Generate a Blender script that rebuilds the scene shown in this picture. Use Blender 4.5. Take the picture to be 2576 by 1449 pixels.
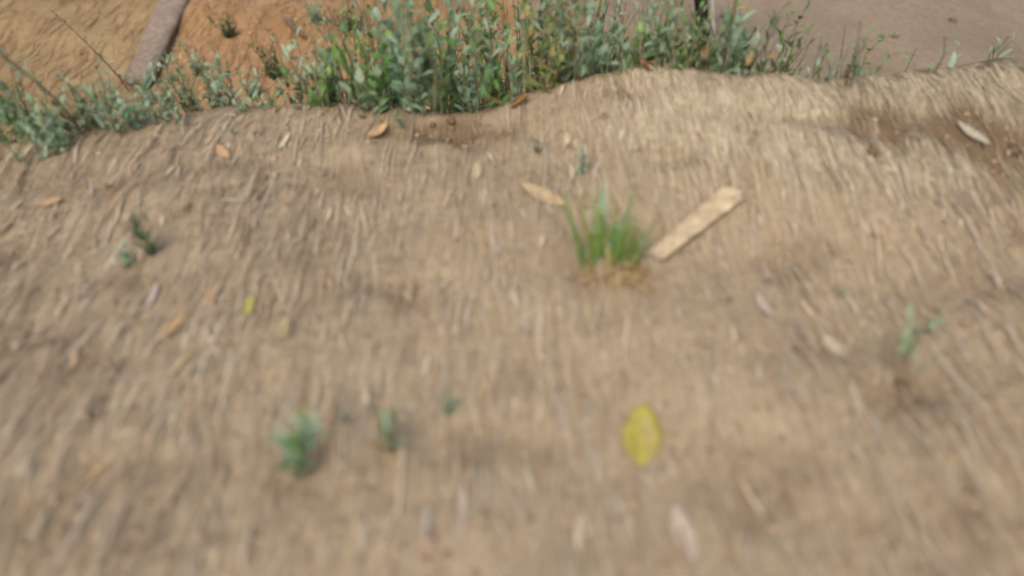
import bpy, math, random
import numpy as np
from mathutils import Vector, Euler, noise

R = math.radians
scene = bpy.context.scene
for o in list(bpy.data.objects):
    bpy.data.objects.remove(o)
COL = scene.collection

# ------------------------------------------------------------------ camera
LENS, PITCH, CAMZ = 26.0, 47.0, 1.2
cd = bpy.data.cameras.new('camera')
cam = bpy.data.objects.new('camera', cd)
COL.objects.link(cam)
cam.location = (0, 0, CAMZ)
cam.rotation_euler = (R(90 - PITCH), 0, 0)
cd.lens = LENS
cd.sensor_width = 36
cd.clip_start = 0.02
cd.clip_end = 2000
cd.dof.use_dof = True
cd.dof.focus_distance = 2.8
cd.dof.aperture_fstop = 0.68
scene.camera = cam

# ------------------------------------------------------------------ world, sun, exposure
SUN_EL, SUN_ROT = 58.0, 205.0
w = bpy.data.worlds.new('World')
scene.world = w
w.use_nodes = True
nt = w.node_tree
nt.nodes.clear()
sky = nt.nodes.new('ShaderNodeTexSky')
sky.sky_type = 'NISHITA'
sky.sun_disc = False
sky.sun_elevation = R(SUN_EL)
sky.sun_rotation = R(SUN_ROT)
sky.air_density = 1.0
sky.dust_density = 7.0
sky.ozone_density = 0.6
bg = nt.nodes.new('ShaderNodeBackground')
bg.inputs['Strength'].default_value = 0.136
wo = nt.nodes.new('ShaderNodeOutputWorld')
nt.links.new(sky.outputs[0], bg.inputs[0])
nt.links.new(bg.outputs[0], wo.inputs[0])
sl = bpy.data.lights.new('sun', 'SUN')
sl.energy = 0.75
sl.angle = R(32)
sl.color = (1.0, 0.93, 0.82)
so = bpy.data.objects.new('sun', sl)
COL.objects.link(so)
az = R(SUN_ROT)
sd = Vector((math.sin(az) * math.cos(R(SUN_EL)), math.cos(az) * math.cos(R(SUN_EL)), math.sin(R(SUN_EL))))
so.rotation_euler = sd.to_track_quat('Z', 'Y').to_euler()
so.location = sd * 20
scene.view_settings.view_transform = 'Standard'
scene.view_settings.look = 'None'
scene.view_settings.gamma = 1
scene.view_settings.use_curve_mapping = False
scene.view_settings.exposure = 0.16

# ------------------------------------------------------------------ pixel <-> place
F = LENS / 36 * 2576
cp, sp_ = math.cos(R(PITCH)), math.sin(R(PITCH))
def ray(px, py):
    u = (px - 1288) / F
    v = -(py - 724.5) / F
    # forward = (0, cp, -sp), up = (0, sp, cp)
    return Vector((u, cp + v * sp_, -sp_ + v * cp)).normalized()
def proj(p):
    d = p - Vector((0, 0, CAMZ))
    f = d.y * cp - d.z * sp_
    u = d.x / f
    v = (d.y * sp_ + d.z * cp) / f
    return 1288 + u * F, 724.5 - v * F

def smooth(a, b, x):
    t = np.clip((x - a) / (b - a), 0, 1)
    return t * t * (3 - 2 * t)

# crest of the bank: pixel along the edge -> (x, y)
CREST = [(0, 372), (160, 338), (500, 292), (800, 268), (1000, 292), (1180, 296), (1330, 255), (1470, 200), (1600, 176),
         (1750, 186), (1900, 200), (2100, 214), (2300, 196), (2450, 176), (2576, 160)]
ex, ey, ez = [], [], []
for px, py in CREST:
    zc = 0.0 + 0.10 * float(smooth(1250, 1650, px))
    d = ray(px, py)
    t = (zc - CAMZ) / d.z
    ex.append(d.x * t); ey.append(d.y * t); ez.append(zc)
ex = [-60, ex[0] - 1.5] + ex + [ex[-1] + 1.5, 60]
ey = [ey[0] - 1.0, ey[0] - 0.5] + ey + [ey[-1] + 0.1, ey[-1]]
ez = [0, 0] + ez + [0.1, 0.05]
ex, ey, ez = map(np.array, (ex, ey, ez))
LOW = -0.9

# value-noise built from sines of random direction: cheap and vectorised
_rs = np.random.RandomState(5)
def wavenoise(x, y, scale, seed, n=14):
    rs = np.random.RandomState(seed)
    out = 0
    for i in range(n):
        a = rs.uniform(0, 2 * np.pi); k = 2 * np.pi / (scale * rs.uniform(0.6, 1.7)); ph = rs.uniform(0, 6.28)
        out = out + np.sin((x * np.cos(a) + y * np.sin(a)) * k + ph)
    return out / math.sqrt(n)
def edge_y(x):
    return np.interp(x, ex, ey) + 0.012 * wavenoise(x, x * 0, 0.25, 3)

def h_low(x, y):
    x = np.asarray(x, float); y = np.asarray(y, float)
    near = 1 / (1 + (np.hypot(x, y - 4) / 25) ** 2)
    return LOW + 0.035 * wavenoise(x, y, 1.6, 21) * near + 0.010 * wavenoise(x, y, 0.35, 22) * near * (x < 0.9)

# hollows / bare darker earth : (px, py, rx px, ry px, depth, darkness)
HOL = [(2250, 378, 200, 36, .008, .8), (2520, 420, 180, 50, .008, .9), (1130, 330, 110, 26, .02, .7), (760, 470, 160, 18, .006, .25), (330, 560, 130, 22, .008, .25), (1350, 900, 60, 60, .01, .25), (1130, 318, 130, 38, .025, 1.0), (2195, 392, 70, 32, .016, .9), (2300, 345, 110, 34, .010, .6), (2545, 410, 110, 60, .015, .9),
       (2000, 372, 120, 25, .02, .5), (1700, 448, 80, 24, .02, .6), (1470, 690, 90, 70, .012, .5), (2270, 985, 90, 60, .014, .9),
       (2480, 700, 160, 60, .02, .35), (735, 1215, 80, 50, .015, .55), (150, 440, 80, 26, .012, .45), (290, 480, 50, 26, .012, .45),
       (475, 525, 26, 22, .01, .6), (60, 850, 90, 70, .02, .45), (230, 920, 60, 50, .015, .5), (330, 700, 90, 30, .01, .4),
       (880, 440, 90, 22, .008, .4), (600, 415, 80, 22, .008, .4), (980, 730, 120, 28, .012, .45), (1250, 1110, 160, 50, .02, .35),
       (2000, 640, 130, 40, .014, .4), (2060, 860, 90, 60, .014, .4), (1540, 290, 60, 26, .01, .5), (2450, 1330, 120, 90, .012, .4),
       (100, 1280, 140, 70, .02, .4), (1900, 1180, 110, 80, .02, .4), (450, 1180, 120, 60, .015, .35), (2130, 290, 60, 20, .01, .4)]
_hol = []
for px, py, rx, ry, dep, dk in HOL:
    d = ray(px, py); t = -CAMZ / d.z; p = Vector((0, 0, CAMZ)) + d * t
    d2 = ray(px, py - ry); t2 = -CAMZ / d2.z; py2 = d2.y * t2
    _hol.append((p.x, p.y, rx / F * t, abs(py2 - p.y), dep, dk))
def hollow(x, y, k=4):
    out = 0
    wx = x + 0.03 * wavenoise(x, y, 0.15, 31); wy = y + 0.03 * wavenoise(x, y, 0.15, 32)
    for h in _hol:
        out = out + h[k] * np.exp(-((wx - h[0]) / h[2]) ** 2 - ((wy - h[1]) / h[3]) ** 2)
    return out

def h_bank(x, y):
    x = np.asarray(x, float); y = np.asarray(y, float)
    e = edge_y(x)
    zc = np.interp(x, ex, ez)
    d = y - e
    base = zc * smooth(-0.75, -0.05, d) + 0.014 * wavenoise(x, y, 0.9, 11) * smooth(0.0, -0.5, d) + 0.004 * wavenoise(x, y, 0.16, 12) \
        + 0.0018 * wavenoise(x, y, 0.06, 13)
    base = base - hollow(x, y)
    drop = 1.35 * smooth(-0.02, 1.5, d) + 0.25 * np.clip(d, 0, 0.35)
    return base - drop
def h_top(x, y):
    return np.maximum(h_bank(x, y), h_low(x, y))
def hit(px, py, lo=0.9, hi=30):
    d = ray(px, py)
    ts = np.linspace(lo, hi, 4000)
    X = d.x * ts; Y = d.y * ts; Z = CAMZ + d.z * ts
    below = Z < h_top(X, Y)
    i = int(np.argmax(below))
    t = ts[i] if below.any() else hi
    return Vector((d.x * t, d.y * t, float(h_top(d.x * t, d.y * t))))
def ground_z(x, y):
    return float(h_top(x, y))

# ------------------------------------------------------------------ helpers
def tag(o, label=None, cat=None, group=None, kind=None):
    if label: o['label'] = label
    if cat: o['category'] = cat
    if group: o['group'] = group
    if kind: o['kind'] = kind
    return o
def mesh_np(name, V, Fc, mat, cols=None, parent=None, smooth_=False):
    """V (n,3); Fc list of faces or (m,k) array; cols (n,3) per vertex"""
    me = bpy.data.meshes.new(name)
    V = np.asarray(V, dtype=np.float32)
    Fc = np.asarray(Fc, dtype=np.int32)
    m, k = Fc.shape
    me.vertices.add(len(V)); me.vertices.foreach_set('co', V.ravel())
    me.loops.add(m * k); me.loops.foreach_set('vertex_index', Fc.ravel())
    me.polygons.add(m)
    me.polygons.foreach_set('loop_start', np.arange(0, m * k, k, dtype=np.int32))
    me.polygons.foreach_set('loop_total', np.full(m, k, dtype=np.int32))
    if smooth_: me.polygons.foreach_set('use_smooth', np.ones(m, dtype=bool))
    me.update(calc_edges=True)
    if cols is not None:
        a = me.color_attributes.new('tint', 'FLOAT_COLOR', 'POINT')
        c = np.ones((len(V), 4), dtype=np.float32); c[:, :3] = cols
        a.data.foreach_set('color', c.ravel())
    me.materials.append(mat)
    o = bpy.data.objects.new(name, me)
    COL.objects.link(o)
    if parent: o.parent = parent
    return o
def empty(name, loc):
    o = bpy.data.objects.new(name, None)
    o.empty_display_size = 0.05
    o.location = loc
    COL.objects.link(o)
    return o
def lin(r, g, b):
    f = lambda c: ((c / 255 + 0.055) / 1.055) ** 2.4 if c > 10 else c / 255 / 12.92
    return np.array([f(r), f(g), f(b)])

# ------------------------------------------------------------------ materials
def new_mat(name):
    m = bpy.data.materials.new(name)
    m.use_nodes = True
    t = m.node_tree
    t.nodes.clear()
    out = t.nodes.new('ShaderNodeOutputMaterial')
    return m, t, out
def earth(name, ramp, patch, use_tint=False, streak=0.25, bump=0.5, coarse=5.0):
    """bare earth: grain, drag marks down the bank, patches of another tone"""
    m, t, out = new_mat(name)
    N, L = t.nodes.new, t.links.new
    p = N('ShaderNodeBsdfPrincipled'); p.inputs['Roughness'].default_value = 0.95
    p.inputs['Specular IOR Level'].default_value = 0.15
    L(p.outputs[0], out.inputs[0])
    tc = N('ShaderNodeTexCoord')
    mp = N('ShaderNodeMapping'); mp.inputs['Scale'].default_value = (95, 7, 20)
    L(tc.outputs['Object'], mp.inputs['Vector'])
    n1 = N('ShaderNodeTexNoise'); n1.inputs['Scale'].default_value = 1.0; n1.inputs['Detail'].default_value = 4
    L(mp.outputs[0], n1.inputs['Vector'])
    n2 = N('ShaderNodeTexNoise'); n2.inputs['Scale'].default_value = 26; n2.inputs['Detail'].default_value = 8
    n2.inputs['Roughness'].default_value = 0.65
    L(tc.outputs['Object'], n2.inputs['Vector'])
    mx = N('ShaderNodeMix'); mx.data_type = 'FLOAT'; mx.inputs[0].default_value = streak
    L(n2.outputs['Fac'], mx.inputs[2]); L(n1.outputs['Fac'], mx.inputs[3])
    cr = N('ShaderNodeValToRGB')
    el = cr.color_ramp.elements
    el[0].position = 0.30; el[0].color = (*ramp[0], 1)
    el[1].position = 0.72; el[1].color = (*ramp[-1], 1)
    if len(ramp) == 3:
        e = el.new(0.5); e.color = (*ramp[1], 1)
    L(mx.outputs[0], cr.inputs[0])
    n3 = N('ShaderNodeTexNoise'); n3.inputs['Scale'].default_value = coarse; n3.inputs['Detail'].default_value = 5
    L(tc.outputs['Object'], n3.inputs['Vector'])
    r3 = N('ShaderNodeMapRange'); r3.inputs[1].default_value = 0.42; r3.inputs[2].default_value = 0.68
    r3.inputs[4].default_value = 0.75
    L(n3.outputs['Fac'], r3.inputs[0])
    mc = N('ShaderNodeMix'); mc.data_type = 'RGBA'
    L(r3.outputs[0], mc.inputs[0]); L(cr.outputs[0], mc.inputs[6]); mc.inputs[7].default_value = (*patch, 1)
    last = mc.outputs[2]
    if use_tint:
        at = N('ShaderNodeAttribute'); at.attribute_name = 'tint'
        mm = N('ShaderNodeMix'); mm.data_type = 'RGBA'; mm.blend_type = 'MULTIPLY'; mm.inputs[0].default_value = 1
        L(last, mm.inputs[6]); L(at.outputs['Color'], mm.inputs[7]); last = mm.outputs[2]
    L(last, p.inputs['Base Color'])
    b = N('ShaderNodeBump'); b.inputs['Strength'].default_value = bump; b.inputs['Distance'].default_value = 0.01
    L(n2.outputs['Fac'], b.inputs['Height']); L(b.outputs[0], p.inputs['Normal'])
    return m
def tinted(name, rough=0.8, transl=0.0, spec=0.2, grain=0.25, scale=60):
    m, t, out = new_mat(name)
    N, L = t.nodes.new, t.links.new
    p = N('ShaderNodeBsdfPrincipled'); p.inputs['Roughness'].default_value = rough
    p.inputs['Specular IOR Level'].default_value = spec
    at = N('ShaderNodeAttribute'); at.attribute_name = 'tint'
    tc = N('ShaderNodeTexCoord')
    n = N('ShaderNodeTexNoise'); n.inputs['Scale'].default_value = scale; n.inputs['Detail'].default_value = 4
    L(tc.outputs['Object'], n.inputs['Vector'])
    mr = N('ShaderNodeMapRange'); mr.inputs[1].default_value = 0.25; mr.inputs[2].default_value = 0.75
    mr.inputs[3].default_value = 1 - grain; mr.inputs[4].default_value = 1 + grain
    L(n.outputs['Fac'], mr.inputs[0])
    mm = N('ShaderNodeVectorMath'); mm.operation = 'SCALE'
    L(at.outputs['Color'], mm.inputs[0]); L(mr.outputs[0], mm.inputs['Scale'])
    L(mm.outputs[0], p.inputs['Base Color'])
    if transl > 0:
        tr = N('ShaderNodeBsdfTranslucent'); L(mm.outputs[0], tr.inputs[0])
        ms = N('ShaderNodeMixShader'); ms.inputs[0].default_value = transl
        L(p.outputs[0], ms.inputs[1]); L(tr.outputs[0], ms.inputs[2]); L(ms.outputs[0], out.inputs[0])
    else:
        L(p.outputs[0], out.inputs[0])
    return m

M_bank = earth('dry_soil', [(.29, .22, .14), (.385, .31, .205), (.46, .385, .265)], (.36, .28, .18), use_tint=True, streak=0.5, bump=.3)
M_orange = earth('orange_soil', [(.20, .11, .055), (.38, .24, .125), (.48, .33, .19)], (.33, .19, .085), streak=0.3, coarse=2.4)
M_tan = earth('tan_sand', [(.24, .165, .085), (.34, .25, .135), (.41, .31, .175)], (.23, .15, .075), streak=0.2, coarse=1.8)
M_road = earth('packed_grey_dirt', [(.20, .155, .11), (.27, .22, .16), (.32, .265, .195)], (.22, .18, .13), streak=0.15, bump=.25, coarse=3)
M_straw = tinted('straw', 0.75, 0.12, 0.25, 0.2)
M_leaf = tinted('leaf', 0.6, 0.34, 0.35, 0.22, 45)
M_stem = tinted('stem', 0.75, 0.0, 0.2, 0.25, 80)
M_scrap = tinted('dry_leaf', 0.8, 0.15, 0.15, 0.25, 70)
M_wood = tinted('weathered_wood', 0.85, 0.0, 0.15, 0.3, 30)
M_stone = tinted('stone', 0.9, 0.0, 0.2, 0.3, 60)

# ------------------------------------------------------------------ ground, bank, road, track
def axis(lo, hi, dlo, dhi, step):
    a = list(np.arange(dlo, dhi + 1e-6, step))
    s = step
    v = dlo
    left = []
    while v > lo:
        s *= 1.35; v -= s; left.append(max(v, lo))
    s = step; v = a[-1]; right = []
    while v < hi:
        s *= 1.35; v += s; right.append(min(v, hi))
    return np.array(left[::-1] + a + right)
def grid_mesh(name, X, Y, zf, mat, colf=None):
    gx, gy = np.meshgrid(X, Y)
    z = zf(gx, gy)
    V = np.stack([gx.ravel(), gy.ravel(), z.ravel()], 1)
    nx, ny = len(X), len(Y)
    i = np.arange(nx - 1)[None, :] + nx * np.arange(ny - 1)[:, None]
    Fc = np.stack([i, i + 1, i + 1 + nx, i + nx], -1).reshape(-1, 4)
    return mesh_np(name, V, Fc, mat, None if colf is None else colf(V[:, 0], V[:, 1]), smooth_=True)
ground = grid_mesh('ground', axis(-400, 400, -5, 5, 0.05), axis(-400, 600, 2.0, 8, 0.05), h_low, M_orange)
tag(ground, 'orange brown bare earth below the bank', None, None, 'structure')
# bank in (x, d) coordinates so that the crest is sharp
bx_ = axis(-60, 60, -2.4, 2.6, 0.02)
bd = np.concatenate([-axis(-2.7, 40, -1.6, 3.0, 0.02)[::-1]]) if False else None
dd = np.concatenate([np.array([-40, -25, -15, -9, -6, -4.5, -3.6]), np.arange(-3.0, 0.6, 0.02), np.arange(0.6, 2.2, 0.1)])
gx, gd = np.meshgrid(bx_, dd)
gy = gd + np.interp(gx, ex, ey)
gz = h_bank(gx, gy)
V = np.stack([gx.ravel(), gy.ravel(), gz.ravel()], 1)
nx, ny = len(bx_), len(dd)
ii = np.arange(nx - 1)[None, :] + nx * np.arange(ny - 1)[:, None]
Fc = np.stack([ii, ii + 1, ii + 1 + nx, ii + nx], -1).reshape(-1, 4)
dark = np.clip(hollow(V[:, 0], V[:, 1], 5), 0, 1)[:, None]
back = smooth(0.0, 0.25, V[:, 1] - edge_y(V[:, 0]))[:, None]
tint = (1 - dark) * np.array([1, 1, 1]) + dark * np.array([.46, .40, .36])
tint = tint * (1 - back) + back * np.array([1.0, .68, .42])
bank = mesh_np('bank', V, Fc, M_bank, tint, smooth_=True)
tag(bank, 'tan earth bank covered in matted dry grass', None, None, 'structure')

def sheet(name, pts, mat, dz, seed, label):
    """ground sheet with a ragged outline given as (x,y) points, laid dz above the ground"""
    rs = np.random.RandomState(seed)
    P = []
    n = len(pts)
    for k in range(n):
        a = np.array(pts[k], float); b = np.array(pts[(k + 1) % n], float)
        L = np.linalg.norm(b - a); m = max(2, int(min(L, 8) / 0.06))
        for j in range(m):
            q = a + (b - a) * j / m
            P.append(q + (rs.normal(0, 0.03, 2) if np.hypot(*q) < 20 else 0))
    P = np.array(P)
    X = axis(P[:, 0].min(), P[:, 0].max(), max(P[:, 0].min(), -5), min(P[:, 0].max(), 5), 0.05)
    Y = axis(P[:, 1].min(), P[:, 1].max(), 2.2, 8, 0.05)
    gx, gy = np.meshgrid(X, Y)
    # inside test
    cx = (gx[:-1, :-1] + gx[1:, 1:]) / 2; cy = (gy[:-1, :-1] + gy[1:, 1:]) / 2
    ins = np.zeros(cx.shape, bool)
    for k in range(len(P)):
        x1, y1 = P[k]; x2, y2 = P[(k + 1) % len(P)]
        c = ((y1 > cy) != (y2 > cy)) & (cx < (x2 - x1) * (cy - y1) / (y2 - y1 + 1e-12) + x1)
        ins ^= c
    nx = len(X)
    z = h_low(gx, gy) + dz
    V = np.stack([gx.ravel(), gy.ravel(), z.ravel()], 1)
    jj, kk = np.nonzero(ins)
    i0 = jj * nx + kk
    Fc = np.stack([i0, i0 + 1, i0 + 1 + nx, i0 + nx], -1)
    used, inv = np.unique(Fc, return_inverse=True)
    o = mesh_np(name, V[used], inv.reshape(-1, 4), mat, smooth_=True)
    return tag(o, label, None, None, 'structure')
def low(px, py):
    d = ray(px, py); t = (LOW - CAMZ) / d.z
    return (d.x * t, d.y * t)
rd = [low(1330, 330), low(1420, 150), low(1380, 60), low(1290, -40), low(1200, -140), (3, 60), (60, 300), (200, 300), (200, -60), (60, -40), (30, 2.2), (4, 2.2)]
sheet('road', rd, M_road, 0.004, 4, 'grey pink packed dirt road below the bank')
tk = [low(430, 130), low(330, 330), low(250, 420), (-6, 2.3), (-40, 2.3), (-80, 300), (-4, 60), low(560, -180), low(480, -30)]
sheet('track', tk, M_tan, 0.004, 6, 'tan sandy track below the bank')

# ------------------------------------------------------------------ matted dry grass on the bank (stuff)
rs = np.random.RandomState(77)
def strands(n, xr, dr, lenr, wr, angsd, pal, seed, lift=0.004, covf=None, name='dry_grass', hf=None, mat=None, yabs=False):
    rs = np.random.RandomState(seed)
    x = rs.uniform(*xr, n)
    y = rs.uniform(*dr, n) if yabs else rs.uniform(*dr, n) + edge_y(x)
    # keep what the lens can see, with a margin
    f = y * cp + CAMZ * sp_
    keep = (np.abs(x / f * F) < 1288 * 1.4 + 60)
    if covf is not None: keep &= rs.uniform(0, 1, n) < covf(x, y)
    x, y = x[keep], y[keep]; n = len(x)
    L = rs.uniform(*lenr, n); W = rs.uniform(*wr, n)
    a = rs.normal(0, angsd, n) + 0.03 * wavenoise(x, y, 0.9, seed + 1) - 0.045 - 0.03 * x
    wild = rs.uniform(0, 1, n) < 0.025
    a = np.where(wild, rs.uniform(-1.6, 1.6, n), a); L = np.where(wild, L * 0.6, L)
    bend = rs.normal(0, 0.06, n)
    S = 5
    rows = []
    roll = rs.normal(0, 0.16, n)
    lf = rs.uniform(0.0, 1.0, n)
    px_, py_ = x - np.sin(a) * L / 2, y - np.cos(a) * L / 2
    for s in range(S):
        t = s / (S - 1)
        aa = a + bend * (t - 0.5) * 2
        cxp = px_ if s == 0 else rows[-1][0] + np.sin(aa) * L / (S - 1)
        cyp = py_ if s == 0 else rows[-1][1] + np.cos(aa) * L / (S - 1)
        wz = lift * (0.2 + lf * 1.6 * math.sin(math.pi * min(1, t + 0.1)) + 0.3)
        rows.append((cxp, cyp, hf(cxp, cyp) + wz, aa, W * (1 - 0.75 * abs(2 * t - 1) ** 2)))
    V = np.zeros((n, S, 2, 3))
    for s, (cx_, cy_, cz_, aa, ww) in enumerate(rows):
        ox = np.cos(aa) * ww / 2 * np.cos(roll); oy = -np.sin(aa) * ww / 2 * np.cos(roll); oz = ww / 2 * np.sin(roll)
        V[:, s, 0] = np.stack([cx_ - ox, cy_ - oy, cz_ - oz], 1)
        V[:, s, 1] = np.stack([cx_ + ox, cy_ + oy, cz_ + oz], 1)
    b = (np.arange(n) * S * 2)[:, None]
    q = []
    for s in range(S - 1):
        q.append(np.stack([b[:, 0] + 2 * s, b[:, 0] + 2 * s + 1, b[:, 0] + 2 * s + 3, b[:, 0] + 2 * s + 2], 1))
    Fc = np.concatenate(q)
    pal = np.array(pal)
    ci = rs.randint(0, len(pal), n)
    c = pal[ci] * rs.uniform(0.9, 1.1, n)[:, None]
    g = 1 + 0.05 * wavenoise(x, y, 0.35, seed + 2)
    if hf is h_bank:        # straw lying in the bare hollows is coloured darker and browner
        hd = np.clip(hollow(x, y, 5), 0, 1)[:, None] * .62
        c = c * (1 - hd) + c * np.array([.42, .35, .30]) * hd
    c = np.clip(c * g[:, None], 0.01, 0.9)
    cols = np.repeat(c, S * 2, axis=0)
    return mesh_np(name, V.reshape(-1, 3), Fc, mat or M_straw, cols, smooth_=True)
def cov_all(x, y):
    return np.clip(1 - 1.0 * hollow(x, y, 5), 0.06, 1)
def crest_w(x, y):
    return smooth(0.15, 0.55, x) * smooth(-0.50, -0.16, y - edge_y(x) + 0.05 * wavenoise(x, y, 0.3, 91))
def cov_crest(x, y):
    return crest_w(x, y) * np.clip(1 - 1.0 * hollow(x, y, 5), 0.05, 1)
PAL = [(.41, .335, .225), (.44, .365, .25), (.395, .315, .21), (.36, .285, .19), (.415, .32, .22), (.47, .395, .275), (.405, .335, .24), (.375, .305, .21), (.43, .355, .25)]
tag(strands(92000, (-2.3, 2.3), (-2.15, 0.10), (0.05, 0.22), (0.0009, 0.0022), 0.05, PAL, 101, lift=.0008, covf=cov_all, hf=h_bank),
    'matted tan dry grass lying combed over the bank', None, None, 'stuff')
PALC = [(.55, .475, .33), (.59, .515, .365), (.51, .43, .295), (.62, .545, .39), (.47, .39, .265)]
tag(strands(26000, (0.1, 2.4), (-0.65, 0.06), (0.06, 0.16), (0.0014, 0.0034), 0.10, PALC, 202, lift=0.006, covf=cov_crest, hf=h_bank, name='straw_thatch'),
    'pale straw thatch on the crest of the bank at right', None, None, 'stuff')
# lighter and redder loose pieces on top
PALX = [(.56, .485, .36), (.54, .465, .345), (.47, .37, .25), (.42, .30, .19), (.50, .44, .36), (.33, .25, .17)]
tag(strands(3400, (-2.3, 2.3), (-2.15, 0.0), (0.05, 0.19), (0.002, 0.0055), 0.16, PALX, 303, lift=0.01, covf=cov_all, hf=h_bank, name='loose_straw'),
    'scattered brighter loose straw pieces on the matted grass', None, None, 'stuff')
PALF = [(.52, .44, .32), (.37, .28, .185), (.48, .375, .25), (.47, .41, .33), (.33, .25, .165), (.56, .485, .35), (.44, .32, .20), (.42, .355, .27)]
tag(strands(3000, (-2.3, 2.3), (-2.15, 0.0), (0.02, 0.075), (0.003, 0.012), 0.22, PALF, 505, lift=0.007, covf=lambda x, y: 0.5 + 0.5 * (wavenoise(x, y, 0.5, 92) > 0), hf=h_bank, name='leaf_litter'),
    'broken bits of leaf and bark scattered through the dry grass', None, None, 'stuff')
# sparse litter down on the orange earth
PALO = [(.42, .27, .14), (.30, .17, .07), (.48, .34, .2), (.24, .14, .07)]
tag(strands(9000, (-4.5, 1.2), (2.4, 6.0), (0.05, 0.22), (0.002, 0.006), 0.25, PALO, 404, lift=0.008, hf=lambda x, y: np.maximum(h_low(x, y), h_bank(x, y)), name='ground_litter', yabs=True),
    'brown grass litter on the orange earth below the bank', None, None, 'stuff')

# ------------------------------------------------------------------ crumbs of soil (stuff)
ICO = None
def ico():
    global ICO
    if ICO is None:
        import bmesh
        bm = bmesh.new(); bmesh.ops.create_icosphere(bm, subdivisions=2, radius=1)
        ICO = (np.array([v.co[:] for v in bm.verts]), np.array([[v.index for v in f.verts] for f in bm.faces]))
        bm.free()
    return ICO
def lump(r, seed, flat=0.6, rough=0.28):
    v, f = ico()
    rs = np.random.RandomState(seed)
    k = 1 + rough * wavenoise(v[:, 0] + seed, v[:, 1] + v[:, 2] * 1.7, 1.1, seed % 50 + 1, 6) * 0.5
    s = np.array([r * rs.uniform(.8, 1.3), r * rs.uniform(.8, 1.3), r * flat])
    return v * k[:, None] * s, f
Vs, Fs, Cs, off = [], [], [], 0
rs = np.random.RandomState(9)
cnt = 0
while cnt < 900:
    px, py = rs.uniform(-100, 2676), rs.uniform(170, 1500)
    d = ray(px, py); t = -CAMZ / d.z
    x, y = d.x * t, d.y * t
    if y > float(edge_y(x)) - 0.01: continue
    if rs.uniform() > 0.15 + 0.85 * float(hollow(x, y, 5)): continue
    v, f = lump(rs.uniform(.0025, .0075), rs.randint(1, 40))
    v = v + np.array([x, y, float(h_bank(x, y)) + 0.002])
    Vs.append(v); Fs.append(f + off); off += len(v)
    c = np.array([.30, .22, .145]) * rs.uniform(.7, 1.5)
    Cs.append(np.tile(c, (len(v), 1))); cnt += 1
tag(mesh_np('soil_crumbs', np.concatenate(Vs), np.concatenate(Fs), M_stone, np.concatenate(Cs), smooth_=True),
    'brown soil crumbs among the dry grass', None, None, 'stuff')

# ------------------------------------------------------------------ plants
class Acc:
    def __init__(s): s.V, s.F, s.C, s.n = [], [], [], 0
    def add(s, V, Fq, c):
        s.V.append(V); s.F.append(np.array(Fq) + s.n); s.C.append(np.tile(c, (len(V), 1)) if np.ndim(c) == 1 else c); s.n += len(V)
    def build(s, name, mat, parent):
        if not s.V: return None
        return mesh_np(name, np.concatenate(s.V), np.concatenate(s.F), mat, np.concatenate(s.C), parent, True)
def tube(acc, pts, radii, col, K=5):
    V, Fq = [], []
    n = len(pts)
    for i, p in enumerate(pts):
        d = (pts[min(i + 1, n - 1)] - pts[max(i - 1, 0)]).normalized()
        a = d.orthogonal().normalized(); b = d.cross(a)
        for k in range(K):
            an = 2 * math.pi * k / K
            V.append(p + (a * math.cos(an) + b * math.sin(an)) * radii[i])
    for i in range(n - 1):
        for k in range(K):
            Fq.append((i * K + k, i * K + (k + 1) % K, (i + 1) * K + (k + 1) % K, (i + 1) * K + k))
    acc.add(np.array([v[:] for v in V]), Fq, np.array(col))
PROF = {'narrow': [(0, .12), (.25, .75), (.5, 1), (.8, .6), (1, .05)],
        'broad': [(0, .1), (.2, .85), (.45, 1), (.75, .72), (1, .05)],
        'blade': [(0, .7), (.3, 1), (.6, .85), (.85, .5), (1, .05)]}
def leaf(acc, base, d, up, L, W, prof, col, droop=0.3, fold=0.35):
    side = d.cross(up)
    if side.length < 1e-4: side = d.orthogonal()
    side.normalize(); nrm = side.cross(d).normalized()
    V = []; pr = PROF[prof]
    for t, w_ in pr:
        dirp = base + d * (L * t) - Vector((0, 0, 1)) * (droop * L * t * t)
        V += [dirp - side * (W / 2 * w_) + nrm * (W * fold * w_ * .5), dirp, dirp + side * (W / 2 * w_) + nrm * (W * fold * w_ * .5)]
    Fq = []
    for i in range(len(pr) - 1):
        a = 3 * i
        Fq += [(a, a + 1, a + 4, a + 3), (a + 1, a + 2, a + 5, a + 4)]
    C = np.array([col] * len(V)); C[1::3] *= 1.15
    acc.add(np.array([v[:] for v in V]), Fq, C)
GREENS = {'mint green': [(.29, .44, .28), (.34, .49, .34), (.24, .38, .23), (.40, .53, .39), (.27, .42, .26)],
          'grey green': [(.27, .37, .22), (.33, .43, .28), (.21, .30, .17), (.38, .47, .33)],
          'dark green': [(.06, .12, .05), (.09, .16, .065), (.12, .19, .085), (.07, .13, .06)],
          'bright green': [(.14, .29, .07), (.20, .36, .10), (.26, .42, .15), (.12, .24, .07)],
          'yellow green': [(.26, .30, .10), (.33, .36, .14), (.18, .26, .08), (.40, .36, .15)]}
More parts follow.
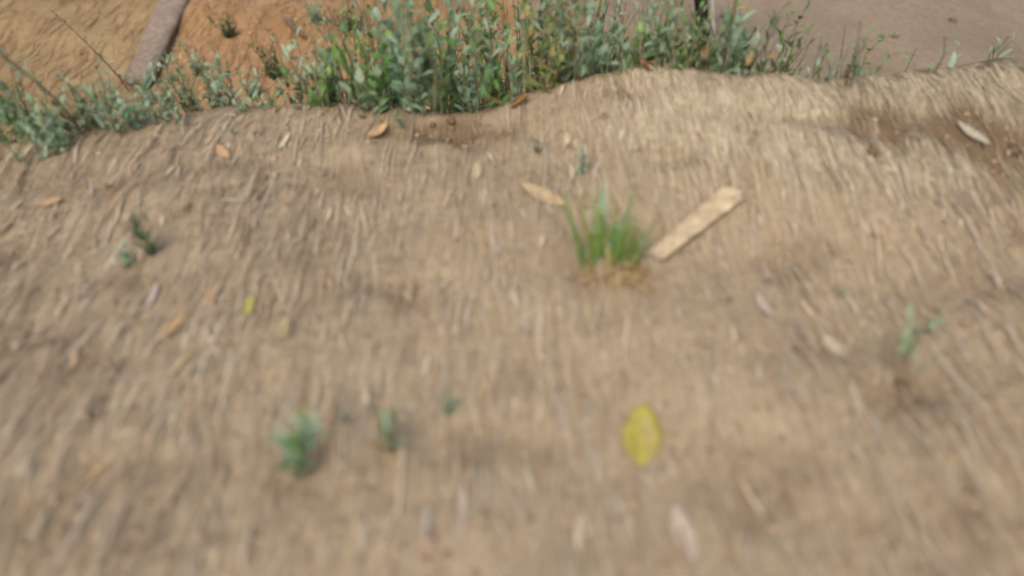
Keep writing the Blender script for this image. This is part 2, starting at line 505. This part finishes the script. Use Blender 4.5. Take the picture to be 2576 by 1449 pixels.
def weed(loc, h, seed, hue='mint green', form='narrow', stems=3, spread=.08, lean=(0, 0), leafL=.05, leafW=.014, gap=.02,
         stemcol=(.14, .13, .08), bare=0.15, rad=.0018, tip=True, name='weed', hue2=None):
    rnd = random.Random(seed)
    root = empty(name, loc)
    sa, la = Acc(), Acc()
    for s in range(stems):
        hh = h * (rnd.uniform(.55, 1) if s else 1)
        a = rnd.uniform(0, 6.28); r0 = rnd.uniform(0, spread * .35)
        p = Vector((math.cos(a) * r0, math.sin(a) * r0, -0.02))
        p.z = -0.02 + (ground_z(loc.x + p.x, loc.y + p.y) - loc.z)
        out = Vector((math.cos(a), math.sin(a), 0)) * rnd.uniform(0, spread) + Vector((lean[0], lean[1], 0)) * hh
        n = max(6, int(hh / .03))
        wob = Vector((rnd.uniform(-1, 1), rnd.uniform(-1, 1), 0)) * .012
        pts = []
        for i in range(n + 1):
            t = i / n
            pts.append(p + Vector((0, 0, 1)) * (hh + .02) * t + out * t ** 1.5 + wob * math.sin(t * 7 + s))
        radii = [rad * (1 - .7 * i / n) for i in range(n + 1)]
        tube(sa, pts, radii, np.array(stemcol) * rnd.uniform(.8, 1.2))
        z = bare * hh; k = 0
        ga = rnd.uniform(0, 6)
        while z < hh:
            t = z / hh; fi = t * n; i = min(int(fi), n - 1); q = pts[i].lerp(pts[i + 1], fi - i)
            az = ga + k * 2.4 + rnd.uniform(-.4, .4)
            el = rnd.uniform(.6, 1.3) if form != 'blade' else rnd.uniform(.9, 1.35)
            d = Vector((math.cos(az) * math.cos(el), math.sin(az) * math.cos(el), math.sin(el)))
            sz = (1.05 - .45 * t) * rnd.uniform(.65, 1.2)
            pal = GREENS[hue2] if hue2 and rnd.random() < .3 else GREENS[hue]
            c = np.array(rnd.choice(pal)) * rnd.uniform(.85, 1.15)
            if rnd.random() < .035: c = np.array((.42, .30, .13))
            leaf(la, q, d, Vector((0, 0, 1)), leafL * sz, leafW * sz * rnd.uniform(.8, 1.2), form, c, rnd.uniform(0, .5), rnd.uniform(.1, .5))
            k += 1; z += gap * rnd.uniform(.5, 1.4)
    if h > .12 and name == 'weed':
        for j in range(rnd.randint(1, 3)):
            a = rnd.uniform(0, 6.28); b = Vector((math.cos(a), math.sin(a), 0)) * spread * .5
            b.z = ground_z(loc.x + b.x, loc.y + b.y) - loc.z - .01
            tp = b + Vector((rnd.uniform(-.04, .04), rnd.uniform(-.04, .04), h * rnd.uniform(.8, 1.15)))
            md = b.lerp(tp, .5) + Vector((rnd.uniform(-.012, .012), 0, 0))
            tube(sa, [b, b.lerp(md, .6), md, md.lerp(tp, .5), tp], [.0016, .0015, .0013, .001, .0006],
                 np.array(rnd.choice([(.30, .36, .18), (.42, .38, .24), (.09, .07, .05), (.24, .30, .14), (.26, .14, .08)])), 4)
    sa.build('stem', M_stem, root)
    la.build('foliage', M_leaf, root)
    return root

PLANTS = []   # (root, px, descriptor parts)
rnd = random.Random(2024)
def zone(px0, px1, n, hr, offr, hues, land, group, stems=(2, 4), leafL=(.035, .06), leafW=(.010, .017), gap=.016, forms=('narrow', 'narrow', 'broad'), bare=.08):
    for i in range(n):
        px = px0 + (px1 - px0) * (i + rnd.uniform(.1, .9)) / n
        off = rnd.uniform(*offr)
        u = (px - 1288) / F
        y = 2.0
        for _ in range(6):     # find x, y on this bearing
            z = 0.0
            f = y * cp + (CAMZ - z) * sp_; x = u * f; y = float(edge_y(x)) + off
        z = ground_z(x, y)
        for _ in range(4):
            f = y * cp + (CAMZ - z) * sp_; x = u * f; y = float(edge_y(x)) + off; z = ground_z(x, y)
        h = rnd.uniform(*hr)
        h += max(0, -z) * 0.72      # those further down the slope must still reach over the edge
        form = rnd.choice(forms); hue = rnd.choice(hues)
        o = weed(Vector((x, y, z)), h, 1000 + len(PLANTS), hue, form, rnd.randint(*stems), rnd.uniform(.05, .12), (rnd.uniform(-.12, .12), rnd.uniform(-.1, .1)),
                 rnd.uniform(*leafL), rnd.uniform(*leafW) * (1.5 if form == 'broad' else 1), gap, stemcol=rnd.choice([(.14, .13, .08), (.20, .22, .12), (.10, .07, .05)]), bare=bare)
        PLANTS.append((o, proj(Vector((x, y, z + h)))[0], h, off, form, hue, land, group))

G1 = 'weeds along the left half of the bank edge'
G2 = 'weeds crowding the middle of the bank edge'
G3 = 'weeds along the right half of the bank edge'
zone(-20, 110, 7, (.12, .30), (-.02, .25), ['grey green', 'mint green', 'yellow green'], 'at the far left end of the bank edge', G1)
zone(100, 250, 11, (.07, .14), (-.08, .12), ['dark green', 'grey green', 'mint green'], 'in the low clump left of the grey board', G1, leafL=(.03, .05), gap=.012)
zone(240, 420, 13, (.07, .15), (-.05, .2), ['mint green', 'grey green', 'mint green'], 'at the foot of the grey board', G1, leafL=(.03, .05), gap=.013)
zone(420, 600, 10, (.07, .16), (-.02, .28), ['mint green', 'grey green'], 'just right of the grey board', G1, gap=.016)
zone(600, 790, 7, (.04, .08), (0, .12), ['mint green', 'grey green', 'dark green'], 'before the bare orange earth', G1)
zone(780, 950, 13, (.10, .24), (-.02, .35), ['mint green', 'grey green', 'mint green', 'bright green'], 'at the left end of the dense thicket', G2, leafL=(.045, .08), leafW=(.014, .025), gap=.027)
zone(930, 1130, 19, (.16, .36), (.04, .5), ['mint green', 'grey green', 'bright green'], 'in the thicket above the dark hollow', G2, leafL=(.05, .085), leafW=(.016, .027), gap=.027)
zone(1120, 1330, 20, (.18, .42), (.05, .55), ['mint green', 'grey green', 'bright green', 'mint green'], 'in the thicket left of centre beside the orange flakes', G2, leafL=(.05, .085), leafW=(.016, .027), gap=.027)
zone(1320, 1500, 18, (.16, .38), (.0, .5), ['mint green', 'grey green', 'yellow green'], 'in the thicket where the straw crest begins', G2, leafL=(.045, .08), leafW=(.014, .025), gap=.027)
zone(1490, 1700, 17, (.10, .27), (.02, .4), ['grey green', 'mint green', 'bright green'], 'behind the pale straw crest left of the dark stake', G3, leafL=(.045, .075), leafW=(.013, .022), gap=.027)
zone(1690, 1950, 21, (.09, .23), (.02, .3), ['bright green', 'mint green', 'dark green', 'grey green'], 'behind the straw crest below the dark stake', G3, leafL=(.045, .075), leafW=(.013, .022), gap=.027)
zone(1960, 2200, 8, (.05, .15), (.03, .25), ['mint green', 'bright green', 'grey green'], 'in the thin row before the road', G3, stems=(1, 2), gap=.02)
zone(2220, 2600, 6, (.04, .10), (.03, .2), ['grey green', 'mint green'], 'at the far right end of the crest', G3, stems=(1, 2), gap=.022)

words = {'narrow': 'narrow-leaved', 'broad': 'broad-leaved'}
desc = {}
for rec in PLANTS:
    o, px, h, off, form, hue, land, group = rec
    size = 'tall' if h > .33 else ('low' if h < .16 else 'knee-low')
    size = {'knee-low': 'medium'}.get(size, size)
    place = 'rooted on the lip' if off < .1 else 'rooted down the back slope'
    size = 'very tall' if h > .44 else size
    lab = f'{size} {hue} {words[form]} weed {place}, {land}'
    desc.setdefault(lab, []).append(rec)
ordn = ['leftmost'] + [k + ' from left' for k in 'second third fourth fifth sixth seventh eighth ninth tenth eleventh twelfth'.split()]
for lab, recs in desc.items():
    recs.sort(key=lambda r: r[1])
    for i, r in enumerate(recs):
        l = lab
        if len(recs) == 2: l = ['left one of two: ', 'right one of two: '][i] + lab
        elif len(recs) > 2: l = ordn[min(i, 11)] + ' of its like: ' + lab
        l = l.replace(', ', ' ') if False else l
        if len(l.split()) > 16: l = ' '.join(l.replace('rooted ', '').replace(' one of', ' of').replace(' the ', ' ').split()[:16])
        tag(r[0], l, 'weed', r[7])

# ---- single plants that stand out
def single(px, py, h, label, seed, cat='weed', name='weed', group=None, **kw):
    p = hit(px, py)
    o = weed(p, h, seed, name=name, **kw)
    tag(o, label, cat, group)
    return o
single(325, 232, .42, 'tall thin leaning stem with few small leaves, left of the grey board', 51, 'sapling', 'sapling', stems=1, spread=0, lean=(-.55, .1), hue='grey green', leafL=.055, leafW=.014, gap=.022, bare=.2, rad=.0045, stemcol=(.12, .085, .06))
single(213, 345, .46, 'thin leaning stem with sparse leaves, second sapling from the left', 52, 'sapling', 'sapling', stems=1, spread=0, lean=(-.5, 0), hue='grey green', leafL=.055, leafW=.014, gap=.02, bare=.2, rad=.004, stemcol=(.12, .085, .06))
single(60, 350, .30, 'slender grey green stem at the far left end of the bank', 53, 'sapling', 'sapling', stems=1, spread=0, lean=(-.25, 0), hue='grey green', leafL=.055, leafW=.014, gap=.018, bare=.15, rad=.0035, stemcol=(.10, .12, .07))
single(1176, 262, .46, 'tall dark stemmed sapling in the middle of the thicket', 54, 'sapling', 'sapling', stems=1, spread=0, lean=(-.06, 0), hue='mint green', leafL=.05, leafW=.016, gap=.035, bare=.45, rad=.004, stemcol=(.06, .045, .035))
single(1808, 196, .40, 'upright dark stemmed sapling right of the dark stake', 55, 'sapling', 'sapling', stems=1, spread=0, lean=(0, 0), hue='bright green', leafL=.05, leafW=.016, gap=.03, bare=.4, rad=.0035, stemcol=(.06, .05, .035))
single(2126, 226, .19, 'small red brown stemmed seedling alone before the road', 56, 'sapling', 'sapling', stems=1, spread=0, lean=(-.12, 0), hue='grey green', leafL=.045, leafW=.012, gap=.016, bare=.5, rad=.003, stemcol=(.13, .06, .045))
single(2353, 196, .12, 'short brown stemmed seedling on the crest at far right', 57, 'sapling', 'sapling', stems=1, spread=0, lean=(-.2, 0), hue='grey green', leafL=.035, leafW=.010, gap=.014, bare=.45, rad=.0028, stemcol=(.12, .06, .045))
single(2590, 190, .30, 'mint green weed cut off by the right edge of the photo', 58, stems=2, hue='mint green', leafL=.05, leafW=.016, gap=.02)
# bushes down on the orange earth
GB = 'small bushes on the orange earth'
for (px, py, h, hue, lab, sd) in [(695, 200, .19, 'dark green', 'round dark green bush alone on the orange earth', 61), (872, 78, .16, 'dark green', 'flat wide dark green bush at top of the orange earth', 62),
                                  (582, 92, .15, 'dark green', 'tiny dark green bush near the grey board on orange earth', 63), (640, 245, .14, 'grey green', 'low olive bush at the front of the orange earth', 64),
                                  (795, 55, .16, 'mint green', 'mint green bush left of the flat dark bush', 65), (500, 190, .14, 'grey green', 'sparse grey green bush just right of the grey board', 66)]:
    single(px, py, h, lab, sd, 'bush', 'bush', GB, stems=12 if sd != 62 else 20, spread=.09 if sd != 62 else .2, hue=hue, leafL=.045, leafW=.014, gap=.011, bare=.05)

# ---- shoots growing up through the dry grass
GS = 'green shoots in the dry grass'
single(375, 645, .115, 'upright dark green shoot in the dry grass at left', 71, 'shoot', 'shoot', GS, stems=3, spread=.02, form='blade', lean=(.15, 0), hue='dark green', hue2='bright green', leafL=.06, leafW=.011, gap=.012)
single(322, 675, .075, 'pale mint shoot beside the dark green shoot at left', 72, 'shoot', 'shoot', GS, stems=3, spread=.02, hue='mint green', leafL=.035, leafW=.011, gap=.010)
single(1462, 440, .085, 'small mint shoot between the crest and the big green tuft', 73, 'shoot', 'shoot', GS, stems=2, spread=.015, hue='mint green', leafL=.04, leafW=.012, gap=.012)
single(1356, 385, .035, 'tiny dark green shoot below the thicket', 74, 'shoot', 'shoot', GS, stems=2, spread=.01, hue='dark green', leafL=.025, leafW=.008, gap=.010)
single(1010, 325, .07, 'short mint shoot in front of the dark hollow', 75, 'shoot', 'shoot', GS, stems=2, spread=.01, hue='mint green', hue2='dark green', leafL=.03, leafW=.010, gap=.008)
single(765, 1205, .18, 'blue green shoot low in the foreground, largest of the near ones', 76, 'shoot', 'shoot', GS, stems=4, spread=.03, lean=(.3, 0), form='blade', hue='mint green', hue2='bright green', leafL=.10, leafW=.013, gap=.017)
single(985, 1130, .12, 'olive shoot in the foreground right of the blue green one', 77, 'shoot', 'shoot', GS, stems=4, spread=.035, form='blade', hue='grey green', leafL=.085, leafW=.011, gap=.017)
single(870, 1060, .05, 'faint olive shoot between the two larger foreground shoots', 78, 'shoot', 'shoot', GS, stems=2, spread=.03, hue='grey green', leafL=.03, leafW=.009, gap=.012)
single(1130, 1050, .08, 'thin sage shoot, rightmost of the foreground row', 79, 'shoot', 'shoot', GS, stems=2, spread=.01, form='blade', hue='mint green', leafL=.06, leafW=.008, gap=.014)
single(2262, 950, .13, 'sage shoot with brown base by the dark hollow at lower right', 80, 'shoot', 'shoot', GS, stems=4, spread=.05, form='blade', hue='mint green', hue2='grey green', leafL=.075, leafW=.012, gap=.018, lean=(-.1, 0), bare=.4, stemcol=(.26, .17, .06))
single(2330, 850, .06, 'small sage shoot up right of the brown based one', 81, 'shoot', 'shoot', GS, stems=2, spread=.03, hue='mint green', leafL=.04, leafW=.013, gap=.012)
single(2110, 755, .03, 'very small sage shoot in the dry grass at mid right', 82, 'shoot', 'shoot', GS, stems=2, spread=.02, hue='grey green', leafL=.03, leafW=.008, gap=.012)
single(185, 350, .04, 'tiny pale shoot in front of the low dark clump', 83, 'shoot', 'shoot', GS, stems=2, spread=.02, hue='mint green', leafL=.03, leafW=.009, gap=.01)
single(55, 408, .05, 'small mint shoot in front of the far left weeds', 84, 'shoot', 'shoot', GS, stems=3, spread=.02, hue='mint green', leafL=.03, leafW=.009, gap=.01)
single(590, 345, .035, 'tiny olive shoot below the orange earth', 85, 'shoot', 'shoot', GS, stems=2, spread=.01, hue='grey green', leafL=.025, leafW=.008, gap=.01)

# ---- the big green tuft in mid picture: blades + brown dead base
def tuft(px, py, seed, label):
    p = hit(px, py); rnd = random.Random(seed)
    root = empty('grass_tuft', p)
    la, ba = Acc(), Acc()
    for i in range(70):
        a = rnd.uniform(0, 6.28); r = rnd.uniform(0, .045)
        b = Vector((math.cos(a) * r * 1.8, math.sin(a) * r * .8, -.01))
        right = b.x > .02
        L = rnd.uniform(.08, .26) * (1 if not right else .75)
        d = Vector((b.x * 3 + rnd.uniform(-.22, .22), rnd.uniform(-.25, .25), 1)).normalized()
        pal = GREENS['bright green'][:3] + GREENS['yellow green'] * 2 + GREENS['mint green'][:2] + GREENS['yellow green'][:2]
        leaf(la, b, d, Vector((0, 1, 0)), L, rnd.uniform(.006, .012), 'blade', np.array(rnd.choice(pal)) * rnd.uniform(.95, 1.25), rnd.uniform(0, .6), .3)
    for i in range(60):
        a = rnd.uniform(0, 6.28); r = rnd.uniform(0, .05)
        b = Vector((math.cos(a) * r * 1.9 + .015, math.sin(a) * r - .03, .0))
        d = Vector((rnd.uniform(-.8, .8), rnd.uniform(-1, -.1), rnd.uniform(.1, .5))).normalized()
        leaf(ba, b, d, Vector((0, 0, 1)), rnd.uniform(.03, .07), rnd.uniform(.004, .008), 'blade', np.array(rnd.choice([(.42, .31, .16), (.36, .25, .12), (.48, .37, .21)])), .4, .3)
    la.build('blades', M_leaf, root)
    ba.build('dead_base', M_leaf, root)['label'] = 'orange brown dead blades round the foot'
    return tag(root, label, 'grass tuft')
tuft(1540, 655, 5, 'big bright green grass tuft in the dry grass beside the wood splinter')

# ------------------------------------------------------------------ dry leaves, scraps, chips (things one can point to)
def scrap(px, py, L, W, ang, col, label, seed, cat='leaf', name='fallen_leaf', curl=.25, thick=.0012, tilt=0.15, group=None, prof=None, col2=None, lift=.008):
    """a single fallen leaf: cupped outline mesh with real thickness; ang = heading from +y, clockwise"""
    p = hit(px, py); rnd = random.Random(seed)
    pr = prof or [(0, .06), (.1, .45), (.25, .82), (.45, 1), (.65, .9), (.82, .58), (.94, .25), (1, .03)]
    V, C = [], []
    K = 5
    for t, w_ in pr:
        for k in range(K):
            s = (k / (K - 1) - .5) * 2
            ww = w_ * (1 + rnd.uniform(-.07, .07) * abs(s))
            V.append(Vector((s * W / 2 * ww, (t - .5) * L, curl * W * .5 * (s * s) * w_ + curl * L * .25 * (2 * t - 1) ** 2)))
            c = np.array(col) * (1 if abs(s) > .1 else 1.12)
            if col2 is not None and (abs(s) < .7 and .3 < t < .9): c = c * .5 + np.array(col2) * .5
            C.append(c)
    n = len(V)
    Fq = []
    R_ = len(pr)
    for i in range(R_ - 1):
        for k in range(K - 1):
            a = i * K + k
            Fq.append((a, a + 1, a + K + 1, a + K))
            Fq.append((a + n, a + K + n, a + K + 1 + n, a + 1 + n))
    rim = [k for k in range(K)] + [i * K + K - 1 for i in range(1, R_)] + [(R_ - 1) * K + k for k in range(K - 2, -1, -1)] + [i * K for i in range(R_ - 2, 0, -1)]
    for a, b in zip(rim, rim[1:] + rim[:1]):
        Fq.append((a, a + n, b + n, b))
    e = Euler((rnd.uniform(-tilt, tilt), rnd.uniform(-tilt, tilt), -ang))
    V2 = [v + Vector((0, 0, 0)) for v in V] + [v - Vector((0, 0, thick)) for v in V]
    o = mesh_np(name, [v[:] for v in V2], Fq, M_scrap, np.array(C + C), None, True)
    o.location = p + Vector((0, 0, lift)); o.rotation_euler = e
    return tag(o, label, cat, group)
Vs, Fs, Cs, off = [], [], [], 0
rs = np.random.RandomState(19)
for i in range(900):
    x, y = rs.uniform(-3.2, 4.2), rs.uniform(2.6, 6.5)
    if float(h_bank(x, y)) > float(h_low(x, y)): continue
    r = .004 + .012 * rs.uniform() ** 4
    v, f = lump(r, rs.randint(1, 40), .6)
    v = v + np.array([x, y, float(h_low(x, y)) + .004])
    c = np.array([.30, .24, .18] if x > .6 else [.34, .21, .11]) * rs.uniform(.6, 1.5)
    Vs.append(v); Fs.append(f + off); off += len(v); Cs.append(np.tile(c, (len(v), 1)))
tag(mesh_np('gravel', np.concatenate(Vs), np.concatenate(Fs), M_stone, np.concatenate(Cs), smooth_=True), 'fine stones strewn over the road and orange earth', None, None, 'stuff')
GL = 'fallen leaves on the dry grass'
scrap(1612, 1105, .13, .078, .15, (.42, .37, .09), 'big dull yellow leaf lying in the foreground', 1, group=GL, curl=.3)
scrap(628, 778, .055, .028, 0, (.40, .38, .13), 'small yellow green leaf at middle left', 2, group=GL)
scrap(563, 388, .065, .030, -.7, (.52, .35, .20), 'tan angular dry leaf below the orange earth', 3, group=GL, curl=.1)
scrap(718, 362, .075, .013, .2, (.66, .60, .42), 'slim cream coloured leaf, brightest of the left side', 4, group=GL)
scrap(955, 345, .075, .034, 0.7, (.50, .36, .20), 'curled tan leaf left of the dark hollow', 5, group=GL, curl=.8)
scrap(972, 325, .05, .012, .1, (.42, .24, .09), 'narrow orange leaf standing by the curled tan leaf', 6, group=GL, tilt=.5)
scrap(1425, 358, .065, .012, .05, (.64, .55, .37), 'slim pale leaf below the start of the straw crest', 7, group=GL)
scrap(1200, 440, .075, .024, 0, (.50, .42, .28), 'pale beige leaf in the grass below the dark hollow', 8, group=GL)
scrap(440, 828, .085, .020, .25, (.52, .36, .19), 'tan orange long leaf left of the yellow green leaf', 9, group=GL)
scrap(540, 745, .075, .010, .0, (.48, .27, .13), 'thin rusty leaf above the tan orange one', 10, group=GL)
scrap(458, 925, .08, .007, .3, (.64, .50, .27), 'thin straw yellow sliver at lower left', 11, group=GL)
scrap(720, 830, .06, .03, -.2, (.42, .36, .20), 'dull olive leaf right of the yellow green leaf', 12, group=GL)
scrap(130, 515, .06, .03, 1.2, (.44, .32, .20), 'reddish tan leaf at the left margin', 13, group=GL)
scrap(388, 750, .07, .018, .05, (.44, .37, .32), 'grey leaf sliver left of the thin rusty leaf', 14, group=GL)
scrap(1175, 805, .075, .007, .02, (.60, .53, .43), 'pale sliver right in the centre of the photo', 15, group=GL)
scrap(873, 800, .09, .006, .0, (.58, .49, .34), 'cream sliver left of the central pale sliver', 16, group=GL)
scrap(1320, 820, .07, .008, -.1, (.52, .45, .37), 'greyish sliver right of the central pale sliver', 17, group=GL)
scrap(1915, 775, .075, .022, -.3, (.46, .39, .33), 'greyish oblong leaf at mid right', 18, group=GL)
scrap(2030, 785, .08, .010, -.35, (.56, .47, .33), 'cream sliver right of the greyish oblong leaf', 19, group=GL)
scrap(2090, 880, .07, .035, -.4, (.47, .39, .28), 'beige leaf scrap below the cream sliver at right', 20, group=GL)
scrap(1165, 1290, .10, .013, 0, (.50, .45, .38), 'pale grey blade near the bottom, middle of the photo', 21, group=GL)
scrap(1072, 1320, .07, .012, 0, (.46, .41, .35), 'shorter grey blade left of the pale grey blade', 22, group=GL)
scrap(1715, 1345, .10, .040, -.2, (.46, .39, .31), 'broad grey beige leaf at the bottom, below the yellow leaf', 23, group=GL)
scrap(1885, 1260, .10, .007, -.35, (.58, .49, .33), 'long straw sliver near the bottom right', 24, group=GL)
scrap(255, 1190, .10, .006, .35, (.58, .44, .22), 'golden straw sliver near the lower left corner', 25, group=GL)
scrap(1365, 495, .13, .045, -1.0, (.52, .40, .24), 'tan oblong leaf just left of the green tuft', 26, group=GL, curl=.1)
scrap(1152, 235, .05, .020, 0, (.52, .44, .30), 'pale leaf scrap at the foot of the thicket', 27, group=GL, tilt=.6)
scrap(2440, 345, .10, .035, -.5, (.47, .42, .32), 'pale grey leaf on the straw crest at far right', 28, group=GL)
for i, (px, py, l) in enumerate([(1250, 268, 'wide rusty flake at the right end of the dark hollow'), (1345, 225, 'upright orange flake at the foot of the thicket'),
                                 (1310, 265, 'small rusty flake between hollow and crest'), (1620, 172, 'dark rusty flake behind the straw crest')]):
    scrap(px, py, .07, .04, random.Random(i).uniform(-1, 1), [(.42, .24, .10), (.46, .27, .14), (.36, .19, .07), (.22, .11, .06)][i], l, 40 + i, curl=.5, tilt=.6, group='rusty flakes under the thicket', cat='flake', name='dry_flake')

# wood splinter : long chip with thickness, rough split end
def splinter(pa, pb, W, T, col, label, seed, name='wood_splinter', cat='wood', sag=0, lift=.01, taper=(.5, 1.0)):
    a, b = hit(*pa), hit(*pb)
    rnd = random.Random(seed)
    d = b - a; L = d.length; d.normalize()
    s = d.cross(Vector((0, 0, 1))).normalized(); n = s.cross(d).normalized()
    S = 22; V, C, Fq = [], [], []
    for i in range(S):
        t = i / (S - 1)
        w_ = W * (taper[0] + (taper[1] - taper[0]) * t) * (1 + rnd.uniform(-.07, .07))
        if i == 0: w_ *= .3
        c = a.lerp(b, t) + n * (lift + sag * math.sin(math.pi * t)) + s * rnd.uniform(-.0015, .0015)
        k = 1 + rnd.uniform(-.1, .1)
        for (u, v) in [(-.5, 0), (-.48, .9), (-.1, 1.08), (.2, 1.0), (.48, .92), (.5, 0), (.1, -.2), (-.2, -.15)]:
            e = rnd.uniform(0, .012) if i == S - 1 else 0
            V.append((c + s * (u * w_) + n * (v * T) + d * e)[:]); C.append(np.array(col) * k)
    for i in range(S - 1):
        for k in range(8):
            Fq.append((i * 8 + k, i * 8 + (k + 1) % 8, (i + 1) * 8 + (k + 1) % 8, (i + 1) * 8 + k))
    V = np.array(V)
    for r in (0, S - 1):                       # close both ends with quads
        o_ = r * 8
        Fq += [(o_, o_ + 1, o_ + 4, o_ + 5), (o_ + 1, o_ + 2, o_ + 3, o_ + 4), (o_, o_ + 5, o_ + 6, o_ + 7)]
    V0 = a.copy()
    o = mesh_np(name, V - np.array(V0[:]), Fq, M_wood, np.array(C), None, False)
    o.location = V0
    return tag(o, label, cat)
splinter((1640, 655), (1848, 486), .060, .003, (.53, .425, .275), 'long flat tan wood splinter lying right of the green tuft', 3, lift=.006, taper=(.7, 1.0))
# grey weathered board on the lower ground
splinter((350, 235), (478, -60), .17, .03, (.28, .225, .175), 'long grey weathered board lying between sandy track and orange earth', 8, name='board', cat='board', lift=.03, taper=(.85, 1.05))
splinter((765, 105), (722, 62), .02, .02, (.20, .14, .11), 'dark stick on the orange earth left of the thicket', 9, name='stick', cat='stick', lift=.02)

# dark leaning stake with a pale metal edge, just cut by the top of the picture
p = hit(1772, 92)
stake = empty('stake', p)
a_ = Acc()
lean = Vector((-.13, .05, .55))
tube(a_, [Vector((0, 0, -.03)) + lean * t for t in (0, .2, .5, .8, 1)] , [.034, .036, .036, .036, .036], (.018, .019, .022), 10)
a_.build('shaft', M_wood, stake)
b_ = Acc()
tube(b_, [Vector((.046, -.012, .02)) + lean * t for t in (0, .3, .6, 1)], [.012, .013, .013, .013], (.50, .50, .49), 6)
b_.build('metal_edge', M_wood, stake)
tag(stake, 'dark leaning stake with a pale metal edge behind the weeds at top', 'stake')

# ------------------------------------------------------------------ pebbles one can see
rs = np.random.RandomState(33)
PB = [(2395, 55, .03, 'dark pebble on the road near the upper right'), (2250, 95, .02, 'small pebble on the road left of the darker one'),
      (275, 475, .012, 'brown clod left of the middle, beside straw'), (475, 527, .014, 'dark brown clod in the dry grass at left'),
      (2192, 388, .022, 'large brown clod in the right hand hollow'), (2290, 352, .016, 'clod at the back of the right hand hollow'),
      (2330, 395, .012, 'small dark clod in front of the right hollow'), (2545, 385, .02, 'clod at the right edge of the photo'),
      (1135, 312, .018, 'brown clod inside the dark hollow below thicket'), (1090, 322, .012, 'smaller clod at left inside the dark hollow'),
      (2265, 975, .016, 'brown clod under the brown based shoot'), (1520, 300, .015, 'clod on the left shoulder of the straw crest')]
for i, (px, py, r, l) in enumerate(PB):
    v, f = lump(r * .8, 60 + i, .55, .6)
    road = py < 120
    c = np.array((.15, .125, .10) if road else (.17, .115, .07))
    o = mesh_np('pebble' if road else 'soil_clod', v, f, M_stone, np.tile(c, (len(v), 1)), smooth_=True)
    q = hit(px, py); o.location = q + Vector((0, 0, r * .25))
    tag(o, l, 'pebble' if road else 'clod', 'pebbles on the road' if road else 'clods of earth on the bank')
